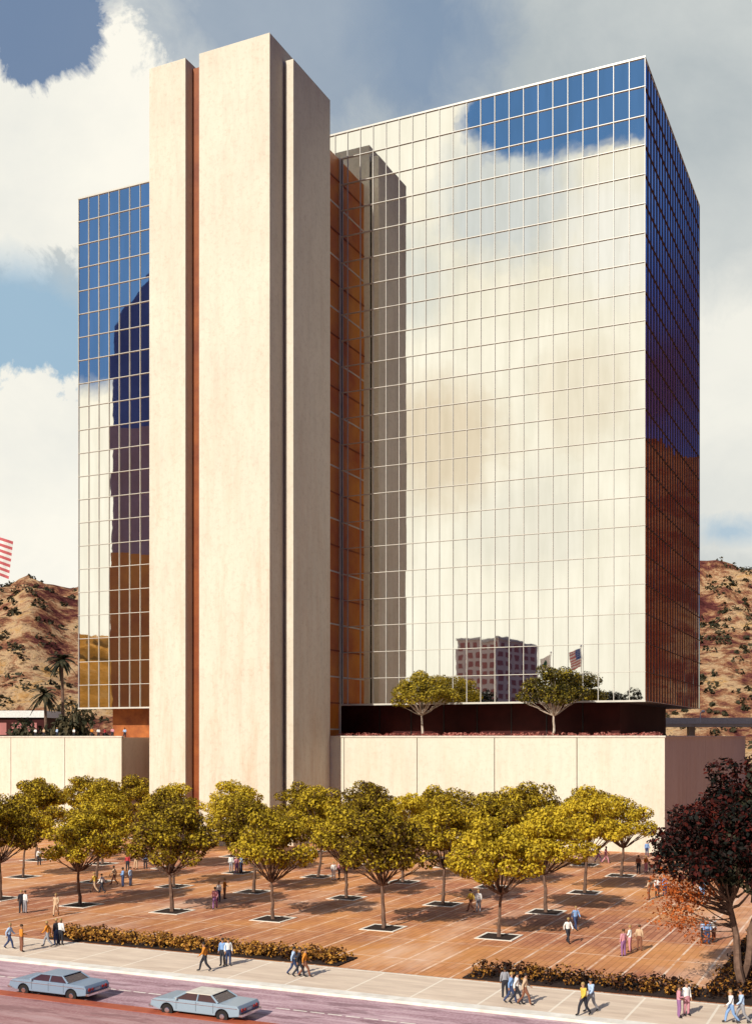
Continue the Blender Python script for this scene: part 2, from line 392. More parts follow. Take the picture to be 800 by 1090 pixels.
tb(-69.4, AC+.12, 136.0, 136.62, ZP-.22, ZP).build('coping', 'coping', pod, bevel=.03)
tb(-171, -104.2, 136.0, 136.62, ZP-.22, ZP).build('coping', 'coping', pod, bevel=.03)
tb(AC-.5, AC+.12, 136.64, 216, ZP-.22, ZP).build('coping', 'coping', pod, bevel=.03)
tb(-69.4, AC-.6, 138.3, 138.5, 13.4, 13.9).build('planter_edge', 'podium', pod)

# ------------------------------------------------------------------ foliage
def leaves(mb, c, rad, n, size, flatz=.75, rng=R):
    for _ in range(n):
        d = Vector((rng.gauss(0,1), rng.gauss(0,1), rng.gauss(0,1))).normalized()*(rad*rng.uniform(.45, 1)**.6)
        p = Vector(c)+Vector((d.x, d.y, d.z*flatz))
        nrm = (d.normalized()*.8+Vector((rng.gauss(0,.6), rng.gauss(0,.6), rng.gauss(0,.6)+.5))).normalized()
        x = nrm.orthogonal().normalized(); a = rng.uniform(0, 6.28); y = nrm.cross(x)
        x, y = x*math.cos(a)+y*math.sin(a), y*math.cos(a)-x*math.sin(a)
        s = size*rng.uniform(.6, 1.3); t = s*rng.uniform(.45, .8)
        mb.add([p-x*s, p-y*t+nrm*s*.1, p+x*s, p+y*t+nrm*s*.1], [(0,1,2,3)])
def limb(mb, p0, p1, r0, r1, rng, wob=.12, n=5):
    p0, p1 = Vector(p0), Vector(p1); L = (p1-p0).length; pts = []; rs = []
    for i in range(n+1):
        t = i/n; w = Vector((rng.gauss(0,wob), rng.gauss(0,wob), 0))*L*.12*(0 if i in (0,) else 1)
        sag = Vector((0,0, math.sin(t*math.pi)*-.06*L)); pts.append(p0.lerp(p1, t)+w+sag); rs.append(r0+(r1-r0)*t)
    mb.tube(pts, rs, 6); return pts
def tree_meshes(seed, h=9.4, rad=3.4, base=4.4, trunk=.17, ncl=20, nl=210, lsize=.2, lean=.3, clr=1.15, power=1.0, flatz=.72, fork=None):
    rng = random.Random(seed); cr = MB(); tr = MB(); fork = fork or base*.78
    top = (rng.uniform(-lean, lean), rng.uniform(-lean, lean), fork)
    limb(tr, (0,0,-.1), top, trunk, trunk*.62, rng, .1, 6)
    for i in range(ncl):
        q = math.sqrt((i+.5)/ncl); a = i*2.4+rng.uniform(-.35, .35); r = (rad-clr*.75)*q*rng.uniform(.85, 1.1)
        zt = base+clr*.6 + (h-clr*.8-base-clr*.6)*(1-q**2*.8)*(rng.uniform(.6, 1.0) if i % 3 else rng.uniform(.02, .5)); r *= rng.uniform(.88, 1.08)
        c = Vector((r*math.cos(a), r*math.sin(a), zt)); cl = clr*rng.uniform(.75, 1.15)
        leaves(cr, c, cl, int(nl*(cl/clr)**2), lsize, flatz, rng)
        if i % 2 == 0 or q > .7:
            m = Vector(top).lerp(c, .45)+Vector((0,0,-.2)); limb(tr, top, m, trunk*.45, trunk*.26, rng, .2, 3); limb(tr, m, c, trunk*.26, .02, rng, .2, 3)
            c2 = c+Vector((rng.uniform(-1,1), rng.uniform(-1,1), -.2))*cl*.7; limb(tr, m, c2, trunk*.2, .015, rng, .2, 2)
    return tr.mesh('trunk'), cr.mesh('crown')
def make_tree(name, tm, cm, bark, lf, loc, rz, s, label, cat='tree', group=None):
    r = empty(name, loc, rz); r.scale = (s, s, s) if isinstance(s, (int, float)) else s
    tag(r, label, cat, group)
    for nm, me, mt in (('trunk', tm, bark), ('crown', cm, lf)):
        if not me.materials: me.materials.append(M[mt])
        o = bpy.data.objects.new(nm, me); COL.objects.link(o); o.parent = r
    return r
variants = [tree_meshes(100+i, h=9.5+(i%3-1)*.35, rad=3.95, base=3.75, ncl=32, nl=300, lsize=.13, clr=1.02, flatz=.66) for i in range(6)]
ordw = ['rightmost', 'second from the right', 'third from the right', 'fourth from the right', 'fifth from the right', 'sixth from the right', 'seventh from the right', 'eighth from the right', 'ninth from the right']
rows = [(74.4, 6, 'the front row nearest the street'), (86.9, 7, 'the second row back from the street'), (99.0, 8, 'the third row back from the street'), (112.3, 8, 'the fourth row back from the street'), (120.5, 8, 'the staggered rear row nearest the terrace wall')]
vi = 0
for j, (b, n, rn) in enumerate(rows):
    for k in range(n):
        a = -25.0-8.95*k; p = W(a, b, .15); v = variants[vi % 6]; vi += 1
        if j == 4:
            a = (-30.5, -39.5, -48, -56.5, -64, -95, -103, -111)[k]; p = W(a, b if k < 5 else 127, .15)
        s = (1.0, .97, 1.02, 1.05, 1.0)[j]*R.uniform(.95, 1.05)
        q = p + Vector((R.uniform(-.3, .3), R.uniform(-.3, .3), 0))
        make_tree('plaza_tree', v[0], v[1], 'bark', 'leaf', q, R.uniform(0, 6.28), (s*R.uniform(.93, 1.06), s*R.uniform(.93, 1.06), s*R.uniform(.95, 1.04)), 'yellow-green plaza tree, %s in %s' % (ordw[k], rn), 'tree', 'round trees planted in a grid on the brick plaza')
        aa, bb = AB(q); pit = MB()
        for x0, x1, y0, y1 in ((-1.35,1.35,-1.35,-1.15), (-1.35,1.35,1.15,1.35), (-1.35,-1.15,-1.15,1.15), (1.15,1.35,-1.15,1.15)): pit.box(x0, x1, y0, y1, -.1, .035, 0)
        pit.box(-1.16, 1.16, -1.16, 1.16, -.1, .012, 1)
        tag(pit.build('tree_pit', ['kerb', 'soil'], loc=q, rz=-T), kind='structure')
# trees standing on the terrace deck
dm = [tree_meshes(201, h=10.9, rad=5.1, base=4.6, trunk=.2, ncl=40, nl=330, lsize=.14, clr=1.15), tree_meshes(202, h=10.6, rad=5.1, base=4.3, trunk=.2, ncl=40, nl=330, lsize=.14, clr=1.15)]
for (px, i, lab) in ((450, 0, 'pale-trunked olive tree on the terrace, left one, near the stone core'), (588, 1, 'pale-trunked olive tree on the terrace, right one, in front of the reflected white building')):
    x = (px-CX)/F; Yd = 138.9/(x*math.sin(T)+math.cos(T))
    make_tree('terrace_tree', dm[i][0], dm[i][1], 'palebark', 'leafdeck', (x*Yd, Yd, 13.4), R.uniform(0, 6), 1.0, lab, 'tree', 'trees on the terrace deck')
# planting along the terrace parapet
fl = MB()
for k in range(330):
    a = R.uniform(-69, AC-.8); leaves(fl, W(a, R.uniform(136.9, 138), 14.1+R.uniform(0, .35)), .34, 16, .12)
tag(fl.build('parapet_flowers', 'pink'), 'low reddish pink flowers along the top of the terrace wall', 'flowers', kind='stuff')
scrub = MB()
for _ in range(1500):
    az = R.choice((R.uniform(-24, -13), R.uniform(14.5, 24))); jj = R.uniform(3, 29); i0 = (az+180)/360*900
    if mn.noise(Vector((az*.9, jj*.28, 2))) < -.12: continue
    p = Vector(hill_vs[int(jj)*900+int(i0)]).lerp(Vector(hill_vs[(int(jj)+1)*900+int(i0)+1]), jj % 1)
    leaves(scrub, p+Vector((0,0,.5)), R.uniform(.8, 2.4), 16, .75)
tag(scrub.build('hill_scrub', 'leafdark'), 'dark scrub bushes scattered over the dry hillsides', 'scrub', kind='stuff')
# beds beside the sidewalk
def bed(name, rects, n, label, hgt=.75):
    so = MB(); lf = MB(); A = [(r[1]-r[0])*(r[3]-r[2]) for r in rects]
    for r in rects: so.box(*r, .1, .22)
    g = empty(name, W(rects[0][0], rects[0][2], .15), 0); tag(g, label, 'planting bed', kind='stuff'); base = g.location.copy()
    o = so.build('bed_soil', 'soil', g, rz=-T); o.location = -base; tag(o, kind='stuff')
    for r in rects:
        for _ in range(int(n*(r[1]-r[0])*(r[3]-r[2]))):
            a, b = R.uniform(r[0]+.3, r[1]-.3), R.uniform(r[2]+.3, r[3]-.3)
            leaves(lf, W(a, b, .3+R.uniform(0, hgt-.3)), R.uniform(.25, .5), 24, .10)
    o = lf.build('bed_shrubs', 'bed', g, loc=-base); tag(o, kind='stuff')
bed('shrub_bed', [(-53, -30.5, 60.7, 63.5)], 6.5, 'long low bed of rusty orange shrubs along the sidewalk, left of the plaza opening')
bed('shrub_bed', [(-22.5, -9.3, 60.7, 63.6), (-9.3, 14, 60.7, 92)], 4.5, 'L-shaped bed of rusty shrubs at the plaza corner under the big dark red tree')

# the big dark red tree at the right edge
bp = G(787, 1056); rng = random.Random(5)
g = empty('red_leaved_tree', bp, 0); tag(g, 'big dark red leaved tree with twin leaning trunks at the right edge of the plaza', 'tree')
tr = MB(); cr = MB(); ora = MB()
stems = [(Vector((0,0,-.1)), Vector((-.55,.3,6.0))), (Vector((.25,.1,-.1)), Vector((1.0,.3,6.6)))]
for a, b in stems: limb(tr, a, b, .24, .13, rng, .15, 7)
for i in range(92):
    q = math.sqrt((i+.5)/92); an = i*2.4+rng.uniform(-.3,.3); r = 4.9*q
    zt = 6.6+ (6.0)*(1-q**2*.62)*rng.uniform(.05, 1.0)
    c = Vector((r*math.cos(an)+.7, r*math.sin(an)*.9, zt)); cl = rng.uniform(.8, 1.25)
    leaves(cr, c, cl, 240, .14, .75, rng)
    st = stems[0][1] if c.x < .5 else stems[1][1]
    s0 = st*rng.uniform(.72, 1.0); m = s0.lerp(c, .5)+Vector((0,0,-.3)); limb(tr, s0, m, .09, .05, rng, .2, 3); limb(tr, m, c, .05, .015, rng, .2, 3)
for i in range(26):                                 # sparse lower branches spreading to the left
    s0 = stems[0][1]*rng.uniform(.5, .85); an = rng.uniform(2.5, 3.9)
    e_ = s0+Vector((math.cos(an)*rng.uniform(2.2, 4.2), math.sin(an)*2.5, rng.uniform(.2, 1.9)))
    pts = limb(tr, s0, e_, .045, .01, rng, .25, 5)
    leaves(ora, pts[-1], .95, 50, .09, .6, rng); leaves(ora, pts[-2], .8, 30, .09, .6, rng)
tr.build('trunk', 'bark', g); cr.build('crown', 'leafred', g); ora.build('lower_foliage', 'leaforange', g)
dm3 = tree_meshes(301, h=13, rad=3.8, base=5, trunk=.25, ncl=36, nl=260, lsize=.17, clr=1.25)
make_tree('dark_green_tree', dm3[0], dm3[1], 'bark', 'leafdark', at(834, 60, .15), 0, 1.08, 'dark green tree behind the red tree, cut by the right edge')

# ------------------------------------------------------------------ background left: palms, shrubs, low building, flag
def palm(px, Y, top_y, base_z, label, seed):
    rng = random.Random(seed); zt = H+(HY-top_y)*Y/F
    g = empty('palm_tree', at(px, Y, base_z)); tag(g, label, 'palm', 'palm trees behind the left terrace')
    h = zt-base_z; tr = MB(); pts = [Vector((math.sin(i*.4)*.25, 0, h*i/8)) for i in range(9)]; tr.tube(pts, [.42-.02*i for i in range(9)], 8); tr.build('trunk', 'bark', g)
    fr = MB(); c = pts[-1]
    for i in range(38):
        a = rng.uniform(0, 6.28); el = rng.uniform(-.9, 1.2); L = rng.uniform(2.6, 3.6); d = Vector((math.cos(a), math.sin(a), 0)); s = Vector((-math.sin(a), math.cos(a), 0)); prev = None
        for k in range(7):
            t = k/6; p = c + d*(L*t*math.cos(el*.7)) + Vector((0,0, L*(t*math.sin(el)-.55*t*t))); w = .42*math.sin(math.pi*min(1, t*.85+.12))
            if prev: fr.add([prev[0]-s*prev[1]-Vector((0,0,.15)), prev[0], p, p-s*w-Vector((0,0,.15)), prev[0]+s*prev[1]-Vector((0,0,.15)), p+s*w-Vector((0,0,.15))], [(0,1,2,3), (1,4,5,2)])
            prev = (p, w)
    fr.build('crown', 'leafdark', g)
palm(66, 225, 702, 0, 'taller dark palm silhouetted against the left hill', 3)
palm(48, 222, 738, 0, 'shorter dark palm left of the taller one', 4)
bg = [tree_meshes(400+i, h=9, rad=4, base=2.2, trunk=.25, ncl=22, nl=150, lsize=.3, clr=1.5) for i in range(3)]
for i, (px, Y, ty, w, lab) in enumerate(((28, 215, 760, 1.0, 'round dark bush-like tree behind the left terrace, leftmost'), (45, 208, 764, .9, 'dark bushy tree below the shorter palm'), (62, 214, 752, 1.1, 'dark bushy tree around the taller palm trunk'),
                               (80, 206, 742, .9, 'tall dark bushy tree touching the left end of the glass tower'), (8, 222, 772, .9, 'low dark bush at the left edge behind the terrace wall'))):
    s = (H+(HY-ty)*Y/F)/9.0
    v = bg[i % 3]; make_tree('dark_bushy_tree', v[0], v[1], 'bark', 'leafdark', at(px, Y, 0), i*1.3, (w*s*.75, w*s*.75, s), lab, 'tree', 'dark trees behind the left terrace')
lb = empty('low_building', at(15, 260, 0), 0); tag(lb, 'low pale flat-roofed building at the foot of the left hill', 'building')
MB().box(-16, 7, 0, 14, 0, 18.6).build('wall', 'basew', lb); MB().box(-16.6, 7.6, -.6, 14.6, 18.6, 20.2).build('roof', 'white', lb, bevel=.05)
for i in range(6): MB().box(-14.5+i*3.5, -12.2+i*3.5, -.06, 0.05, 14.6, 17.4).build('window', 'winbrown', lb)

def flag(name, px, Y, zbase, ztop, w, h, kind, label, real=None, direction=1, group=None):
    p = at(px, Y, zbase); p = real(p) if real else p; p.z = zbase
    g = empty(name, p); tag(g, label, 'flag', group)
    mb = MB(); mb.tube([(0,0,0), (0,0,ztop-zbase)], [.13, .07], 8); po_ = mb.build('pole', 'white', g); MB().sphere((0,0,ztop-zbase+.15), .2).build('finial', 'chrome', po_)
    nx, nz = 16, 26; vs = []; fs = []; mi = []
    for j in range(nz+1):
        for i in range(nx+1):
            s, t = i/nx, j/nz
            vs.append((direction*(.15+w*s*(1-.18*t)), math.sin(s*7+t*1.5)*.22*s+.0, ztop-zbase-.3-h*t-.9*s*w*.35))
    for j in range(nz):
        for i in range(nx):
            fs.append((j*(nx+1)+i, j*(nx+1)+i+1, (j+1)*(nx+1)+i+1, (j+1)*(nx+1)+i))
            if kind == 'us': mi.append(2 if (i < 7 and j < 14) else (j//2) % 2)
            else: mi.append(0 if (i-8)**2+((j-13)*.7)**2 > 20 else 1)
    me = bpy.data.meshes.new('cloth'); me.from_pydata(vs, [], fs); me.polygons.foreach_set('material_index', mi); me.update()
    o = link('cloth', me, ['flagred', 'flagwhite', 'flagblue'] if kind == 'us' else ['flagwhite', 'flaggreen'], g)
    m = o.modifiers.new('thick', 'SOLIDIFY'); m.thickness = .03
    if kind == 'us':
        st = MB()
        for j in range(5):
            for i in range(4):
                s, t = (i+.8)/nx*1.6, (j+.8)/nz*2.2; x = direction*(.15+w*s*(1-.18*t)); y = math.sin(s*7+t*1.5)*.22*s; z = ztop-zbase-.3-h*t-.9*s*w*.35
                for k in (0,): st.box(x-.06, x+.06, y-.035, y+.035, z-.06, z+.06)
        st.build('stars', 'flagwhite', o)
flag('flag', -14, 215, 13.4, 14+(HY-566)*215/F, 4.9, 7.2, 'us', 'striped red and white flag hanging at the left edge above the hill')
flag('flag', 618, 260, 0, 14+(HY-688)*260/F, 3.2, 4.2, 'us', 'small red, white and blue flag mirrored low in the glass front', refl, -1)
flag('flag', 584, 260, 0, 14+(HY-694)*260/F, 2.8, 3.2, 'g', 'small white flag with a dark green disc mirrored in the glass front', refl, -1)

# the building across the street, seen mirrored in the glass
ap = empty('office_block', refl(Vector((42.8, 400, 0)))); tag(ap, 'white and pink gridded office block mirrored low in the glass front', 'building')
o0 = ap.location.copy()
C0 = Vector((42.8, 400, 0)); e1 = Vector((-.8, .6, 0)); e2 = Vector((.6, .8, 0))
def rl(p, z): q = refl(p)-o0; return Vector((q.x, q.y, z))
def vbox(p, d1, l1, d2, l2, z0, z1):
    m = MB(); vs = [rl(p+d1*(l1*i)+d2*(l2*j), z) for z in (z0, z1) for j in (0, 1) for i in (0, 1)]
    return m.add(vs, [(0,2,3,1), (4,5,7,6), (0,1,5,4), (2,6,7,3), (0,4,6,2), (1,3,7,5)])
vbox(C0, e1, 16.5, e2, 28.5, 0, 49).build('wall', 'pinkframe', ap, fix=True)
vbox(C0-e1*.4-e2*.4, e1, 17.3, e2, 29.3, 49, 49.9).build('roof', 'white', ap, fix=True)
low = MB()
for r in range(15):
    z0 = .6+r*3.25
    for k in range(5):
        for (p, d, o_, wd) in ((C0+e1*(.7+k*3.2), e1, e2, 1.9), (C0+e2*(1.1+k*5.55), e2, e1, 3.4)):
            m = vbox(p-o_*.06, d, wd, o_, .1, z0, z0+2.0)
            if r >= 5: m.build('window', 'winbrown', ap, fix=True)
            else: low.add(m.v, m.f)
tag(low.build('window', 'winbrown', ap, fix=True), kind='stuff')
# unseen slanted block, added for the dark shape mirrored left of the core
st_ = empty('added_slant_block', refl(at(120, 330, 0))); tag(st_, 'unseen slanted dark block, added for the dark shape mirrored beside the stone core', 'building'); o0 = st_.location.copy()
def slant(z0, zl, zr, name, m, ins=0):
    P0, P1 = at(120, 330, 0), at(190, 330, 0); dp = Vector((0, 30, 0)); q0 = Vector((ins, -ins, 0))
    zs = [(z0, z0), (zl, zr)]; vs = []
    for (za, zb) in zs:
        for (p, z) in ((P0-q0*0+Vector((-ins,-ins,0)), za), (P1+Vector((ins,-ins,0)), zb), (P1+dp, zb), (P0+dp, za)): vs.append(rl(p, z))
    MB().add(vs, [(3,2,1,0), (4,5,6,7), (0,1,5,4), (1,2,6,5), (2,3,7,6), (3,0,4,7)]).build(name, m, st_, fix=True)
zt1 = 14+(HY-345)*330/F
slant(105, zt1, zt1+24, 'upper_band', 'navy'); slant(68, 105, 105, 'middle_band', 'mauve', .3); slant(0, 68, 68, 'lower_band', 'purplebrown', .6)  # bands put the mirrored fade from blue to brown into the colour
ft = [tree_meshes(500+i, h=30, rad=9, base=10, trunk=.5, ncl=30, nl=160, lsize=.6, clr=3.2) for i in range(2)]
for i, (px, Y, ty, lab) in enumerate(((505, 360, 719, 'dark tree mirrored in the glass between the left terrace tree and the office block'), (662, 360, 721, 'dark tree mirrored at the lower right corner of the glass front'), (643, 380, 724, 'smaller dark tree mirrored left of the corner one in the glass front'))):
    s = (H+(HY-ty)*Y/F)/30
    make_tree('dark_tree', ft[i % 2][0], ft[i % 2][1], 'bark', 'leafdark', refl(at(px, Y, 0)), i*2, s, lab, 'tree', 'dark trees across the street seen in the glass')

# background right: elevated road
ov = empty('overpass', at(760, 250, 0), -.06); tag(ov, 'pale elevated roadway crossing behind the right side of the tower', 'bridge')
MB().box(-40, 60, 0, 11, 16.4, 17.3).build('deck', 'podium', ov); MB().box(-40, 60, -.3, 0, 17.0, 18.4).build('barrier', 'coping', ov); MB().box(-40, 60, 11, 11.3, 17, 18.6).build('barrier', 'coping', ov)
for x in range(-36, 60, 16): MB().box(x-.7, x+.7, 4.5, 6.5, -.1, 16.4).build('pillar', 'podium', ov)
tp = MB(); tp.tube([(0,0,0), (0,0,6.2), (.9,0,6.7)], [.13, .1, .07], 8)
lp = empty('street_lamp', at(743, 246, 13.4+1.5)); lp.location = at(745, 249.9, 17.3); tag(lp, 'small white lamp post on the roadway at the tower corner', 'street lamp'); 
tp = MB(); tp.tube([(0,0,0), (0,0,2.2), (.5,0,2.5)], [.12, .1, .07], 8); tp.build('pole', 'white', lp); MB().sphere((.6,0,2.5), .45, sc_=(1,1,.6)).build('lamp_head', 'lampwhite', lp)

# ------------------------------------------------------------------ people
BONES = {
 'stand': dict(pel=(0,0,.93), chest=(0,0,1.28), neck=(0,.0,1.47), hd=(0,.02,1.62), top=(0,.02,1.74), shl=(.17,0,1.42), shr=(-.17,0,1.42), ell=(.23,-.02,1.13), elr=(-.23,-.02,1.13), wrl=(.24,.08,.88), wrr=(-.24,.06,.88),
   hil=(.09,0,.88), hir=(-.09,0,.88), knl=(.11,.02,.49), knr=(-.11,.02,.49), anl=(.12,-.02,.08), anr=(-.12,-.02,.08), tol=(.14,.16,.04), tor=(-.14,.16,.04)),
 'walk': dict(pel=(0,0,.92), chest=(0,.03,1.27), neck=(0,.05,1.46), hd=(0,.08,1.61), top=(0,.08,1.73), shl=(.17,.03,1.41), shr=(-.17,.05,1.41), ell=(.23,-.13,1.15), elr=(-.23,.14,1.14), wrl=(.22,-.12,.90), wrr=(-.2,.33,.98),
   hil=(.09,0,.88), hir=(-.09,0,.88), knl=(.1,.22,.52), knr=(-.1,-.08,.48), anl=(.1,.30,.1), anr=(-.1,-.36,.15), tol=(.11,.47,.07), tor=(-.11,-.22,.05)),
 'talk': dict(pel=(0,0,.93), chest=(0,0,1.28), neck=(0,.0,1.47), hd=(0,.03,1.62), top=(0,.03,1.74), shl=(.17,0,1.42), shr=(-.17,0,1.42), ell=(.25,.0,1.14), elr=(-.24,.05,1.13), wrl=(.12,.23,1.12), wrr=(-.10,.24,1.08),
   hil=(.09,0,.88), hir=(-.09,0,.88), knl=(.14,.04,.49), knr=(-.11,.0,.49), anl=(.17,-.02,.08), anr=(-.12,-.03,.08), tol=(.21,.15,.04), tor=(-.14,.15,.04))}
RAD = dict(pel=.145, chest=.15, neck=.062, hd=.088, top=.06, shl=.07, shr=.07, ell=.044, elr=.044, wrl=.03, wrr=.03, hil=.1, hir=.1, knl=.06, knr=.06, anl=.042, anr=.042, tol=.03, tor=.03, hal=.026, har=.026)
EDG = [('pel','chest'), ('chest','neck'), ('neck','hd'), ('hd','top'), ('chest','shl'), ('chest','shr'), ('shl','ell'), ('shr','elr'), ('ell','wrl'), ('elr','wrr'), ('wrl','hal'), ('wrr','har'), ('pel','hil'), ('pel','hir'), ('hil','knl'), ('hir','knr'), ('knl','anl'), ('knr','anr'), ('anl','tol'), ('anr','tor')]
def person_meshes(pose):
    J = {k: Vector(v) for k, v in BONES[pose].items()}
    for s in 'lr':
        d = (J['wr'+s]-J['el'+s]).normalized(); J['ha'+s] = J['wr'+s]+d*.09
    ks = list(J); me = bpy.data.meshes.new('b'); me.from_pydata([J[k] for k in ks], [(ks.index(a), ks.index(b)) for a, b in EDG], []); me.update()
    o = bpy.data.objects.new('tmp', me); COL.objects.link(o)
    sk = o.modifiers.new('s', 'SKIN'); sk.use_smooth_shade = True
    for i, k in enumerate(ks):
        r = RAD[k]; me.skin_vertices[0].data[i].radius = (r*.98 if k not in ('pel','chest') else r*1.1, r if k not in ('pel','chest') else r*.78)
        me.skin_vertices[0].data[i].use_root = (k == 'pel')
    o.modifiers.new('d', 'SUBSURF').levels = 1
    dg = bpy.context.evaluated_depsgraph_get(); ev = o.evaluated_get(dg); body = bpy.data.meshes.new_from_object(ev); bpy.data.objects.remove(o)
    def dist(p, a, b):
        ab = b-a; t = max(0, min(1, (p-a).dot(ab)/max(ab.length_squared, 1e-6))); return (p-a-ab*t).length
    def bone(p): return min(EDG, key=lambda e: dist(p, J[e[0]], J[e[1]]) - .5*min(RAD[e[0]], RAD[e[1]]))
    lab = []
    for f in body.polygons: 
        c = f.center; lab.append((bone(c), c.z))
    def cloth(sel, off):
        bm = bmesh.new(); bm.from_mesh(body); bm.faces.ensure_lookup_table(); bm.normal_update()
        for v in bm.verts: v.co += v.normal*off
        bmesh.ops.delete(bm, geom=[f for i, f in enumerate(bm.faces) if not sel(*lab[i])], context='FACES')
        m = bpy.data.meshes.new('cloth'); bm.to_mesh(m); bm.free(); return m
    up = {('chest','shl'), ('chest','shr'), ('shl','ell'), ('shr','elr'), ('ell','wrl'), ('elr','wrr'), ('pel','chest')}
    shirt = cloth(lambda b, z: (b in up and z > .93) or (b == ('chest','neck') and z < 1.45), .014)
    legs = {('pel','hil'), ('pel','hir'), ('hil','knl'), ('hir','knr'), ('knl','anl'), ('knr','anr')}
    trous = cloth(lambda b, z: b in legs or (b == ('pel','chest') and z < 1.0), .018)
    shoes = cloth(lambda b, z: b in (('anl','tol'), ('anr','tor')), .012)
    mb = MB()
    for s, sg in (('l', 1), ('r', -1)):             # fingers and thumb
        h = J['ha'+s]; d = (J['ha'+s]-J['wr'+s]).normalized(); x = Vector((0,1,0)); x = (x-d*x.dot(d)).normalized(); y = d.cross(x)
        for i, L in enumerate((.075, .085, .08, .06)):
            p = h-d*.01+x*(.026-.0175*i); mb.tube([p, p+d*L*.5-y*.004*sg, p+d*L*.85-y*.022*sg], [.0095, .0085, .006], 5)
        p = h-d*.05+x*.024; mb.tube([p, p+x*.03+d*.025, p+x*.034+d*.055], [.011, .009, .007], 5)
    hd = J['hd']; mb.tube([hd+Vector((0,.085,.02)), hd+Vector((0,.112,-.02)), hd+Vector((0,.09,-.03))], [.008, .015, .01], 5)
    for sg in (1, -1): mb.sphere(hd+Vector((.088*sg, .0, -.005)), .025, 6, 4, 0, (.4,.7,1)); mb.sphere(hd+Vector((.034*sg, .083, .022)), .012, 6, 4)
    bm = bmesh.new(); bm.from_mesh(body); bm.from_mesh(mb.mesh()); bm.to_mesh(body); bm.free(); body.materials.clear()
    for p in body.polygons: p.use_smooth = True
    hair = MB().sphere(hd+Vector((0,-.022,.05)), .108, 10, 7, 0, (.92,1.0,.95)).mesh('hair')
    for m in (shirt, trous, shoes, hair):
        m.materials.clear(); m.materials.append(M['dark'])
        for p in m.polygons: p.use_smooth = True
    body.materials.append(M['skin'])
    return dict(body=body, shirt=shirt, trousers=trous, shoes=shoes, hair=hair)
PM = {k: person_meshes(k) for k in BONES}
CLO = {'white': (.8,.78,.75), 'blue': (.22,.36,.62), 'pale blue': (.42,.55,.75), 'pink': (.62,.28,.33), 'red': (.5,.05,.06), 'orange': (.65,.24,.03), 'yellow': (.75,.5,.08), 'tan': (.6,.42,.27), 'brown': (.24,.10,.06), 'dark': (.03,.03,.04), 'navy': (.04,.06,.14), 'grey': (.3,.3,.33), 'purple': (.3,.14,.3)}
CM = {k: simple('cloth_'+k.replace(' ', '_'), v, tuple(x*.85 for x in v), 6, .9) for k, v in CLO.items()}
HM = [simple('hair_'+n, c, rough=.6) for n, c in (('black', (.02,.015,.012)), ('brown', (.09,.045,.02)), ('blond', (.4,.26,.1)))]
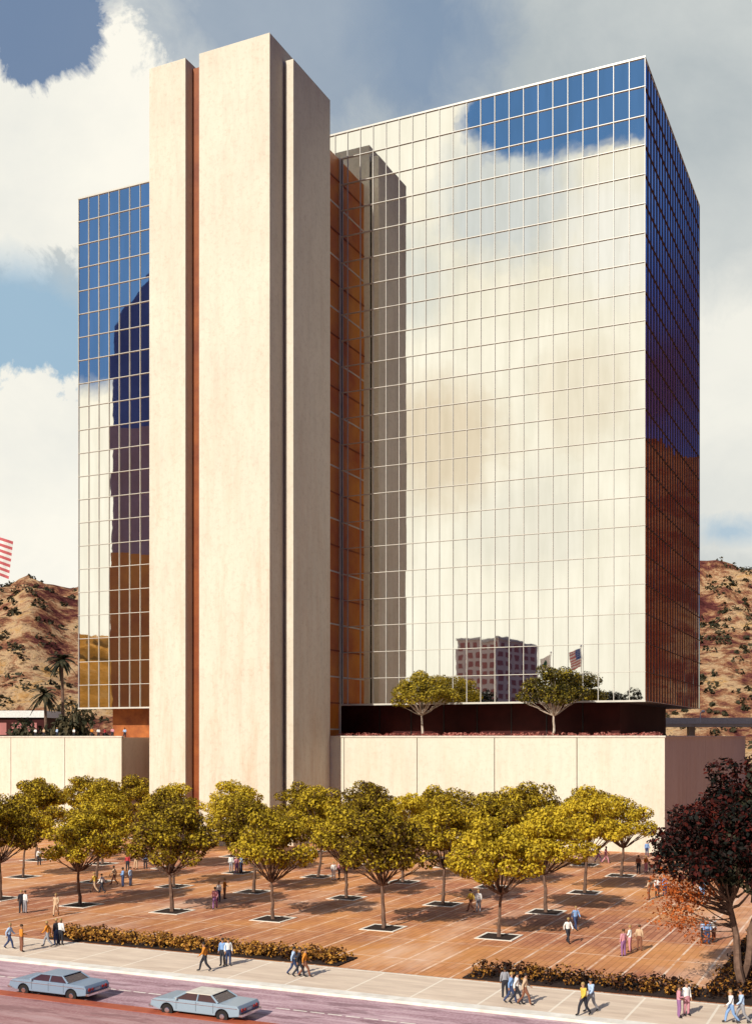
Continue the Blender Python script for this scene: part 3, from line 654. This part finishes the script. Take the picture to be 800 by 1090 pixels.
# px, feet y, shirt, trousers, pose, facing(deg), place
PPL = [
 (42,921,'white','dark','stand',200,'alone under the far left trees'),
 (122,942,'tan','brown','walk',90,'leftmost of the group under the trees left of the core'),
 (131,944,'blue','navy','talk',120,'second in the group left of the core'),
 (139,943,'pale blue','blue','stand',250,'in the middle of the group left of the core'),
 (136,927,'red','dark','stand',180,'behind the group left of the stone core'),
 (145,925,'yellow','tan','talk',160,'right of the red-topped figure left of the core'),
 (155,925,'blue','dark','stand',200,'standing apart right of the group left of the core'),
 (101,950,'yellow','tan','walk',80,'strolling left of the second front-row tree pit'),
 (109,951,'white','dark','walk',80,'strolling right beside the yellow-topped walker near the left'),
 (23,972,'dark','dark','stand',30,'left one of the pair at the plaza left edge'),
 (27,972,'white','grey','stand',330,'right one of the pair at the plaza left edge'),
 (60,975,'tan','tan','walk',180,'alone on the paving left of the front trees'),
 (10,1010,'pale blue','navy','walk',270,'at the left edge of the sidewalk'),
 (23,1013,'orange','brown','talk',300,'beside the blue-shirted figure at the left edge of the sidewalk'),
 (51,1008,'orange','grey','walk',90,'left of the shrub bed, leftmost of three'),
 (60,1006,'dark','navy','stand',60,'left of the shrub bed, middle of three'),
 (65,1006,'white','dark','stand',340,'left of the shrub bed, rightmost of three'),
 (218,1034,'orange','dark','walk',100,'on the sidewalk directly beyond the second car'),
 (237,1028,'blue','dark','stand',160,'left of the pair standing beside the left shrub bed'),
 (243,1028,'white','navy','stand',200,'right of the pair standing beside the left shrub bed'),
 (229,968,'pink','purple','walk',180,'lowest of the trio between the second and third front trees'),
 (233,960,'white','navy','stand',150,'middle of the trio between the second and third front trees'),
 (239,957,'orange','brown','talk',260,'right of the trio between the second and third front trees'),
 (246,928,'white','grey','stand',180,'under trees before the stone core, left of three'),
 (252,930,'pink','purple','talk',220,'under trees before the stone core, middle of three'),
 (257,929,'pale blue','navy','stand',120,'under trees before the stone core, right of three'),
 (312,1038,'pale blue','navy','walk',280,'left of the trio by the left shrub bed\'s right end'),
 (318,1040,'dark','dark','walk',280,'middle of the trio by the left shrub bed\'s right end'),
 (324,1040,'orange','brown','walk',280,'right of the trio by the left shrub bed\'s right end'),
 (355,937,'white','white','stand',200,'under the middle trees by the right stone pier, left of three'),
 (361,936,'pink','dark','talk',90,'under the middle trees by the right stone pier, middle of three'),
 (368,935,'red','dark','stand',150,'under the middle trees by the right stone pier, right of three'),
 (501,971,'yellow','brown','walk',60,'beside the rightmost front tree, left of the pair'),
 (509,971,'white','grey','stand',0,'beside the rightmost front tree, right of the pair'),
 (537,1062,'grey','dark','stand',0,'leftmost of the sidewalk four before the right shrub bed'),
 (543,1068,'blue','navy','walk',270,'second of the sidewalk four before the right shrub bed'),
 (549,1069,'white','dark','walk',270,'third of the sidewalk four before the right shrub bed'),
 (558,1070,'tan','brown','walk',270,'rightmost of the sidewalk four before the right shrub bed'),
 (621,1081,'yellow','dark','walk',120,'left of the sidewalk pair nearest the bottom edge'),
 (629,1077,'pale blue','grey','walk',120,'right of the sidewalk pair nearest the bottom edge'),
 (722,1083,'pink','purple','talk',260,'left of the sidewalk pair below the red tree'),
 (730,1081,'white','pink','stand',200,'right of the sidewalk pair below the red tree'),
 (778,1089,'white','blue','walk',90,'at the bottom right corner, left of the pair'),
 (789,1089,'pale blue','grey','walk',90,'at the bottom right corner, right of the pair'),
 (604,1004,'white','dark','walk',200,'in the open plaza right of the front trees'),
 (612,990,'blue','navy','walk',200,'in the open plaza just behind the white-topped walker'),
 (663,1018,'pink','purple','stand',30,'left of the trio amid the right plaza'),
 (670,1013,'white','pink','talk',60,'middle of the trio amid the right plaza'),
 (680,1012,'tan','brown','stand',330,'right of the trio amid the right plaza'),
 (748,1004,'pale blue','dark','talk',100,'left of three beside the red tree trunk'),
 (752,1005,'blue','navy','stand',180,'middle of three beside the red tree trunk'),
 (759,1003,'white','brown','stand',220,'right of three beside the red tree trunk'),
 (747,958,'pale blue','blue','stand',180,'alone beneath the red tree branches'),
 (690,958,'tan','brown','talk',60,'left of the trio below the terrace corner'),
 (699,955,'white','dark','stand',180,'middle of the trio below the terrace corner'),
 (707,954,'blue','navy','stand',200,'right of the trio below the terrace corner'),
 (679,930,'brown','dark','stand',150,'left of a pair by the wall below the terrace corner'),
 (687,929,'orange','pink','talk',210,'right of a pair by the wall below the terrace corner'),
 (636,918,'blue','purple','walk',270,'left of the pair behind the rightmost trees'),
 (644,919,'pink','pink','walk',270,'right of the pair behind the rightmost trees'),
 (688,912,'blue','navy','stand',180,'standing alone close to the corner of the terrace wall'),
]
def person(loc, h, shirt, tro, pose, rz, label):
    g = empty('person', loc, math.radians(rz)); s = h/1.76; g.scale = (s, s, s)
    if not label.startswith('person'): label = 'person '+label
    tag(g, label, 'person', 'people walking on the plaza and sidewalk')
    P = PM[pose]
    for nm in ('body', 'shirt', 'trousers', 'shoes', 'hair'):
        o = bpy.data.objects.new('person_body' if nm == 'body' else nm, P[nm]); COL.objects.link(o); o.parent = g
        sl = o.material_slots[0]; sl.link = 'OBJECT'
        sl.material = {'body': M['skin'] if R.random() < .8 else M['skin2'], 'shirt': CM[shirt], 'trousers': CM[tro], 'shoes': M['dark'], 'hair': R.choice(HM)}[nm]
for (px, py, sh, tr_, po, fc, pl) in PPL:
    h = 1.86-(py-912)/178*.2
    person(G(px, py), h*R.uniform(.97, 1.03), sh, tr_, po, fc, 'in %s top %s' % (sh, pl))
nth = ['leftmost', 'second from left', 'third from left', 'fourth from left', 'fifth from left', 'sixth from left', 'seventh from left', 'eighth from left', 'rightmost']
for i, (px, c) in enumerate(((38,'white'), (47,'tan'), (61,'pale blue'), (79,'white'), (98,'orange'), (105,'white'), (112,'red'), (120,'pink'), (133,'pale blue'))):
    x = (px-CX)/F; b = 137.1+R.uniform(0, .9); Yd = b/(x*math.sin(T)+math.cos(T))
    person((x*Yd, Yd, 13.75), R.uniform(1.7, 1.85), c, 'dark', 'talk', R.uniform(90, 270), 'in %s top behind left terrace parapet, %s of those there' % (c, nth[i]))

# ------------------------------------------------------------------ cars
def make_car(loc, rz, paint, label, roofm=None):
    roofm = roofm or paint
    g = empty('sedan_car', loc, rz); g.scale = (1, 1, .92); tag(g, label, 'car', 'sedans driving along the street'); L, Wd = 2.62, .97
    body = [(-L,.52), (-L+.05,.80), (-L+.25,.92), (-1.0,.99), (.6,.99), (1.3,.98), (L-.12,.95), (L,.78), (L-.02,.42), (2.1,.34)]
    def arch(cx): return [(cx+.40*math.cos(a), .34+.40*math.sin(a)) for a in [i*math.pi/8 for i in range(9)]]
    poly = body + arch(1.62) + [(-1.2+.0,.28)][:0] + arch(-1.62) + [(-2.2,.36)]
    MB().prism(poly, -Wd, Wd).build('body', paint, g, fix=True, bevel=.045)
    cab = MB(); b_ = [(-1.25,.985), (1.35,.985)]; t_ = [(-.62,1.34), (.85,1.34)]
    wb, wt = .88, .70
    cab.add([(b_[0][0],-wb,b_[0][1]), (b_[1][0],-wb,b_[1][1]), (b_[1][0],wb,b_[1][1]), (b_[0][0],wb,b_[0][1]), (t_[0][0],-wt,1.32), (t_[1][0],-wt,1.32), (t_[1][0],wt,1.32), (t_[0][0],wt,1.32)], [(0,3,2,1), (4,5,6,7), (0,1,5,4), (1,2,6,5), (2,3,7,6), (3,0,4,7)])
    cab.build('windows', 'carglass', g, fix=True)
    MB().box(-.68, .92, -.74, .74, 1.312, 1.36).build('roof', roofm, g, bevel=.025)
    for x0, x1 in ((-1.25,-.62), (.12,.1), (1.35,.85)):
        for s in (-1, 1):
            w = .035 if x0 != .12 else .025
            MB().tube([(x0, s*(wb+.005), .98), (x1, s*(wt+.005), 1.33)], [w*1.6, w*1.3], 6).build('window_pillar', paint, g)
    for s in (-1, 1):
        MB().box(-2.5, 2.5, s*Wd-.012, s*Wd+.012, .80, .835).build('side_trim', 'chrome', g)
        for x in (-1.62, 1.62):
            w = MB(); w.tube([(x, s*.96, .33), (x, s*.74, .33)], [.33, .33], 18); wh_ = w.build('wheel', 'rubber', g)
            w = MB(); w.tube([(x, s*.975, .33), (x, s*.955, .33)], [.13, .15], 14); w.build('hubcap', 'chrome', wh_)
        for x in (.15,): MB().box(x, x+.16, s*Wd-.01, s*Wd+.03, .88, .9).build('door_handle', 'chrome', g)
        for x in (-1.05, .1, 1.12): MB().box(x-.008, x+.008, s*Wd-.006, s*Wd+.003, .45, .95).build('door_gap', 'dark', g)
        m = MB(); m.tube([(L-.03, s*.68, .70), (L+.03, s*.68, .70)], [.11, .10], 12); m.tube([(L-.03, s*.42, .70), (L+.03, s*.42, .70)], [.09, .08], 12); m.build('tail_light', 'lampred', g)
        m = MB(); m.tube([(-L+.05, s*.72, .70), (-L-.03, s*.72, .70)], [.1, .09], 12); m.tube([(-L+.05, s*.48, .70), (-L-.03, s*.48, .70)], [.1, .09], 12); m.build('headlight', 'lampwhite', g)
        MB().tube([(-1.0, s*.98, 1.0), (-1.0, s*1.08, 1.05)], [.02, .06], 8).build('side_mirror', 'chrome', g)
    MB().box(-L-.12, -L+.12, -.95, .95, .40, .54).build('bumper', 'chrome', g, bevel=.03); MB().box(L-.1, L+.14, -.96, .96, .40, .55).build('bumper', 'chrome', g, bevel=.03)
    MB().box(-L-.02, -L+.05, -.36, .36, .58, .76).build('grille', 'chrome', g)
    MB().box(L-.03, L+.012, -.2, .2, .6, .72).build('number_plate', 'white', g)
    return g
# both head left along the street (local -x is the bonnet)
for (px, py, paint, lab, rf_) in ((63, 1059, 'carblue', 'blue-grey sedan at the left edge of the street, tail to the right', None), (218, 1080.5, 'carpale', 'paler blue-grey sedan with a cream roof following behind it', 'coping')):
    p = G(px, py, 0.0); make_car(p, -T, paint, lab, rf_)

# ------------------------------------------------------------------ world
SUN_EL = math.radians(35); SA = T+math.radians(9)   # light travels slightly past the facade's own axis, so the east faces stay in shade
trav = Vector((math.sin(SA)*math.cos(SUN_EL), math.cos(SA)*math.cos(SUN_EL), -math.sin(SUN_EL)))
sl = bpy.data.lights.new('sun', 'SUN'); sl.energy = 5.0; sl.angle = math.radians(.53); sl.color = (1, .94, .82)
so = bpy.data.objects.new('sun', sl); COL.objects.link(so); so.rotation_euler = trav.to_track_quat('-Z', 'Y').to_euler()
w = bpy.data.worlds.new('World'); sc.world = w; w.use_nodes = True; nt = w.node_tree
bgd = nt.nodes['Background']; bgd.inputs[1].default_value = .1
sky = nn(nt, 'ShaderNodeTexSky', sky_type='NISHITA'); sky.sun_disc = False; sky.sun_elevation = SUN_EL
sky.sun_rotation = math.atan2(-trav.x, -trav.y); sky.air_density = 1.2; sky.dust_density = .6; sky.ozone_density = 2.5
tc = nn(nt, 'ShaderNodeTexCoord').outputs['Generated']
col = mixc(nt, 1.0, sky.outputs[0], (.80, .92, 1.08), 'MULTIPLY')
nz1 = noise(nt, tc, 5.5, 9, .62, .25); nz2 = noise(nt, tc, 16, 8, .65, .4); nz3 = noise(nt, mapping(nt, tc, loc=(5,2,1)), 3.2, 8, .6, .3)
pert = mth(nt, 'ADD', mth(nt, 'MULTIPLY', mth(nt, 'SUBTRACT', nz1, .5), 1.0), mth(nt, 'MULTIPLY', mth(nt, 'SUBTRACT', nz2, .5), .8))
def dirp(px, py): return Vector(((px-CX)/F, 1, (HY-py)/F)).normalized()
def dirr(px, py):
    d = Vector(((px-CX)/F, 1, (HY-py)/F)); d = d - V*(2*d.dot(V)); return d.normalized()
def blob(col, c, r, colr, soft=.25, amp=1.0, sz=1.0, strength=1.0):
    vm = nn(nt, 'ShaderNodeVectorMath', operation='SUBTRACT'); nt.links.new(tc, vm.inputs[0]); vm.inputs[1].default_value = c
    vs_ = nn(nt, 'ShaderNodeVectorMath', operation='MULTIPLY'); nt.links.new(vm.outputs[0], vs_.inputs[0]); vs_.inputs[1].default_value = (1, 1, sz)
    ln = nn(nt, 'ShaderNodeVectorMath', operation='LENGTH'); nt.links.new(vs_.outputs[0], ln.inputs[0])
    x = mth(nt, 'SUBTRACT', 1.0, mth(nt, 'DIVIDE', ln.outputs['Value'], r))
    x = mth(nt, 'ADD', x, mth(nt, 'MULTIPLY', pert, amp))
    x = mth(nt, 'DIVIDE', x, soft, clamp=True); x = mth(nt, 'MULTIPLY', x, strength)
    return mixc(nt, x, col, colr)
sh = ramp(nt, nz3, [(.35, (4.3, 4.75, 4.9)), (.65, (6.6, 6.8, 6.5))])       # grey cloud
wh = ramp(nt, nz3, [(.3, (7.2, 7.3, 6.9)), (.6, (9.2, 8.9, 7.9))])          # white cloud
cream = ramp(nt, nz3, [(.32, (8.2, 7.7, 6.2)), (.55, (10.2, 9.7, 8.2))])      # sunlit warm cloud bank behind the viewer
slate = (1.35, 2.25, 3.7); lblue = (3.0, 4.6, 6.0); deep = (.3, .75, 2.9); dark = (.25, .5, 1.5)
# ahead
col = blob(col, dirp(430, 200), .95, sh, .3, .3)
col = blob(col, dirp(330, 30), .17, slate, .5, 1.0, 1.7, .58)
col = blob(col, dirp(470, 50), .08, slate, .6, 1.0, 1.5, .4)
col = blob(col, dirp(50, 140), .115, wh, .10, 1.5, 1.1)
col = blob(col, dirp(30, -10), .065, (.9, 1.7, 3.2), .2, 2.2, 1.0, .9)
col = blob(col, dirp(30, 370), .10, lblue, .5, .7, 1.2, .9)
col = blob(col, dirp(70, 540), .11, wh, .1, 1.2)
col = blob(col, dirp(0, 620), .07, wh, .4, .7)
col = blob(col, dirp(790, 470), .13, wh, .35, .9, 1, .7)
col = blob(col, dirp(775, 565), .05, lblue, .6, 2.2, 2.6, .7)
col = blob(col, Vector((.0, .25, 1)).normalized(), .5, (.7, 1.3, 3.0), .3, .3)
# to the right: dark blue mirrored by the tower's side, and added dark sky
col = blob(col, Vector((.56, .78, .42)).normalized(), .25, deep, .25, .25, .8)
col = blob(col, Vector((.98, .1, .3)).normalized(), .72, dark, .2, .25)  # dark patches added out of view to cut fill on the side faces
col = blob(col, Vector((.62, -.72, .3)).normalized(), .70, dark, .2, .25)
col = blob(col, Vector((.1, -.95, .3)).normalized(), .5, dark, .2, .25)
col = blob(col, Vector((.60, .78, .50)).normalized(), .12, (.9, 1.8, 4.4), .8, 1.6, 1, .7)
col = blob(col, Vector((.60, .85, .31)).normalized(), .15, (.55, .16, .45), .9, .8, 1.2, .9)  # dusky patch added to soften the mirrored blue-to-brown edge
# behind the viewer: warm cloud bank with blue openings, mirrored by the glass front
col = blob(col, Vector((-.70, -.62, .28)).normalized(), .50, cream, .18, .12, .9)
for (px, py, r, cc, st_) in ((470, 470, .07, (7.2, 5.6, 3.7), .6), (430, 300, .055, (5.8, 6.3, 6.3), .5), (540, 200, .07, (5.6, 6.2, 6.6), .7), (620, 420, .05, (7.6, 6.4, 4.6), .4), (660, 250, .06, (9.6, 9.5, 9), .7), (560, 560, .06, (7.4, 7.2, 6.4), .4)):
    col = blob(col, dirr(px, py), r, cc, .5, 1.0, 1, st_)
for (px, py, r) in ((530, 125, .040), (575, 112, .05), (620, 110, .05), (665, 92, .055), (700, 85, .05)):
    col = blob(col, dirr(px, py), r, (.85, 2.0, 4.2), .3, 1.2, 1.3)
for (px, py, r) in ((95, 230, .07), (140, 260, .08), (110, 330, .07), (60, 250, .08)):
    col = blob(col, dirr(px, py), r, (.9, 2.0, 4.3), .3, .6)
nt.links.new(col, bgd.inputs[0])

# ------------------------------------------------------------------ camera
cam = bpy.data.cameras.new('camera'); co = bpy.data.objects.new('camera', cam); COL.objects.link(co)
co.location = (0, 0, H); co.rotation_euler = (math.pi/2, 0, 0)
cam.sensor_fit = 'VERTICAL'; cam.sensor_height = 36; cam.lens = F/1090*36; cam.shift_y = (HY-545)/1090; cam.clip_end = 5000
sc.camera = co
vs_ = sc.view_settings; vs_.view_transform = 'Standard'; vs_.look = 'None'; vs_.exposure = .1; vs_.gamma = 1; vs_.use_curve_mapping = False
sc.cycles.max_bounces = 6; sc.cycles.transparent_max_bounces = 6
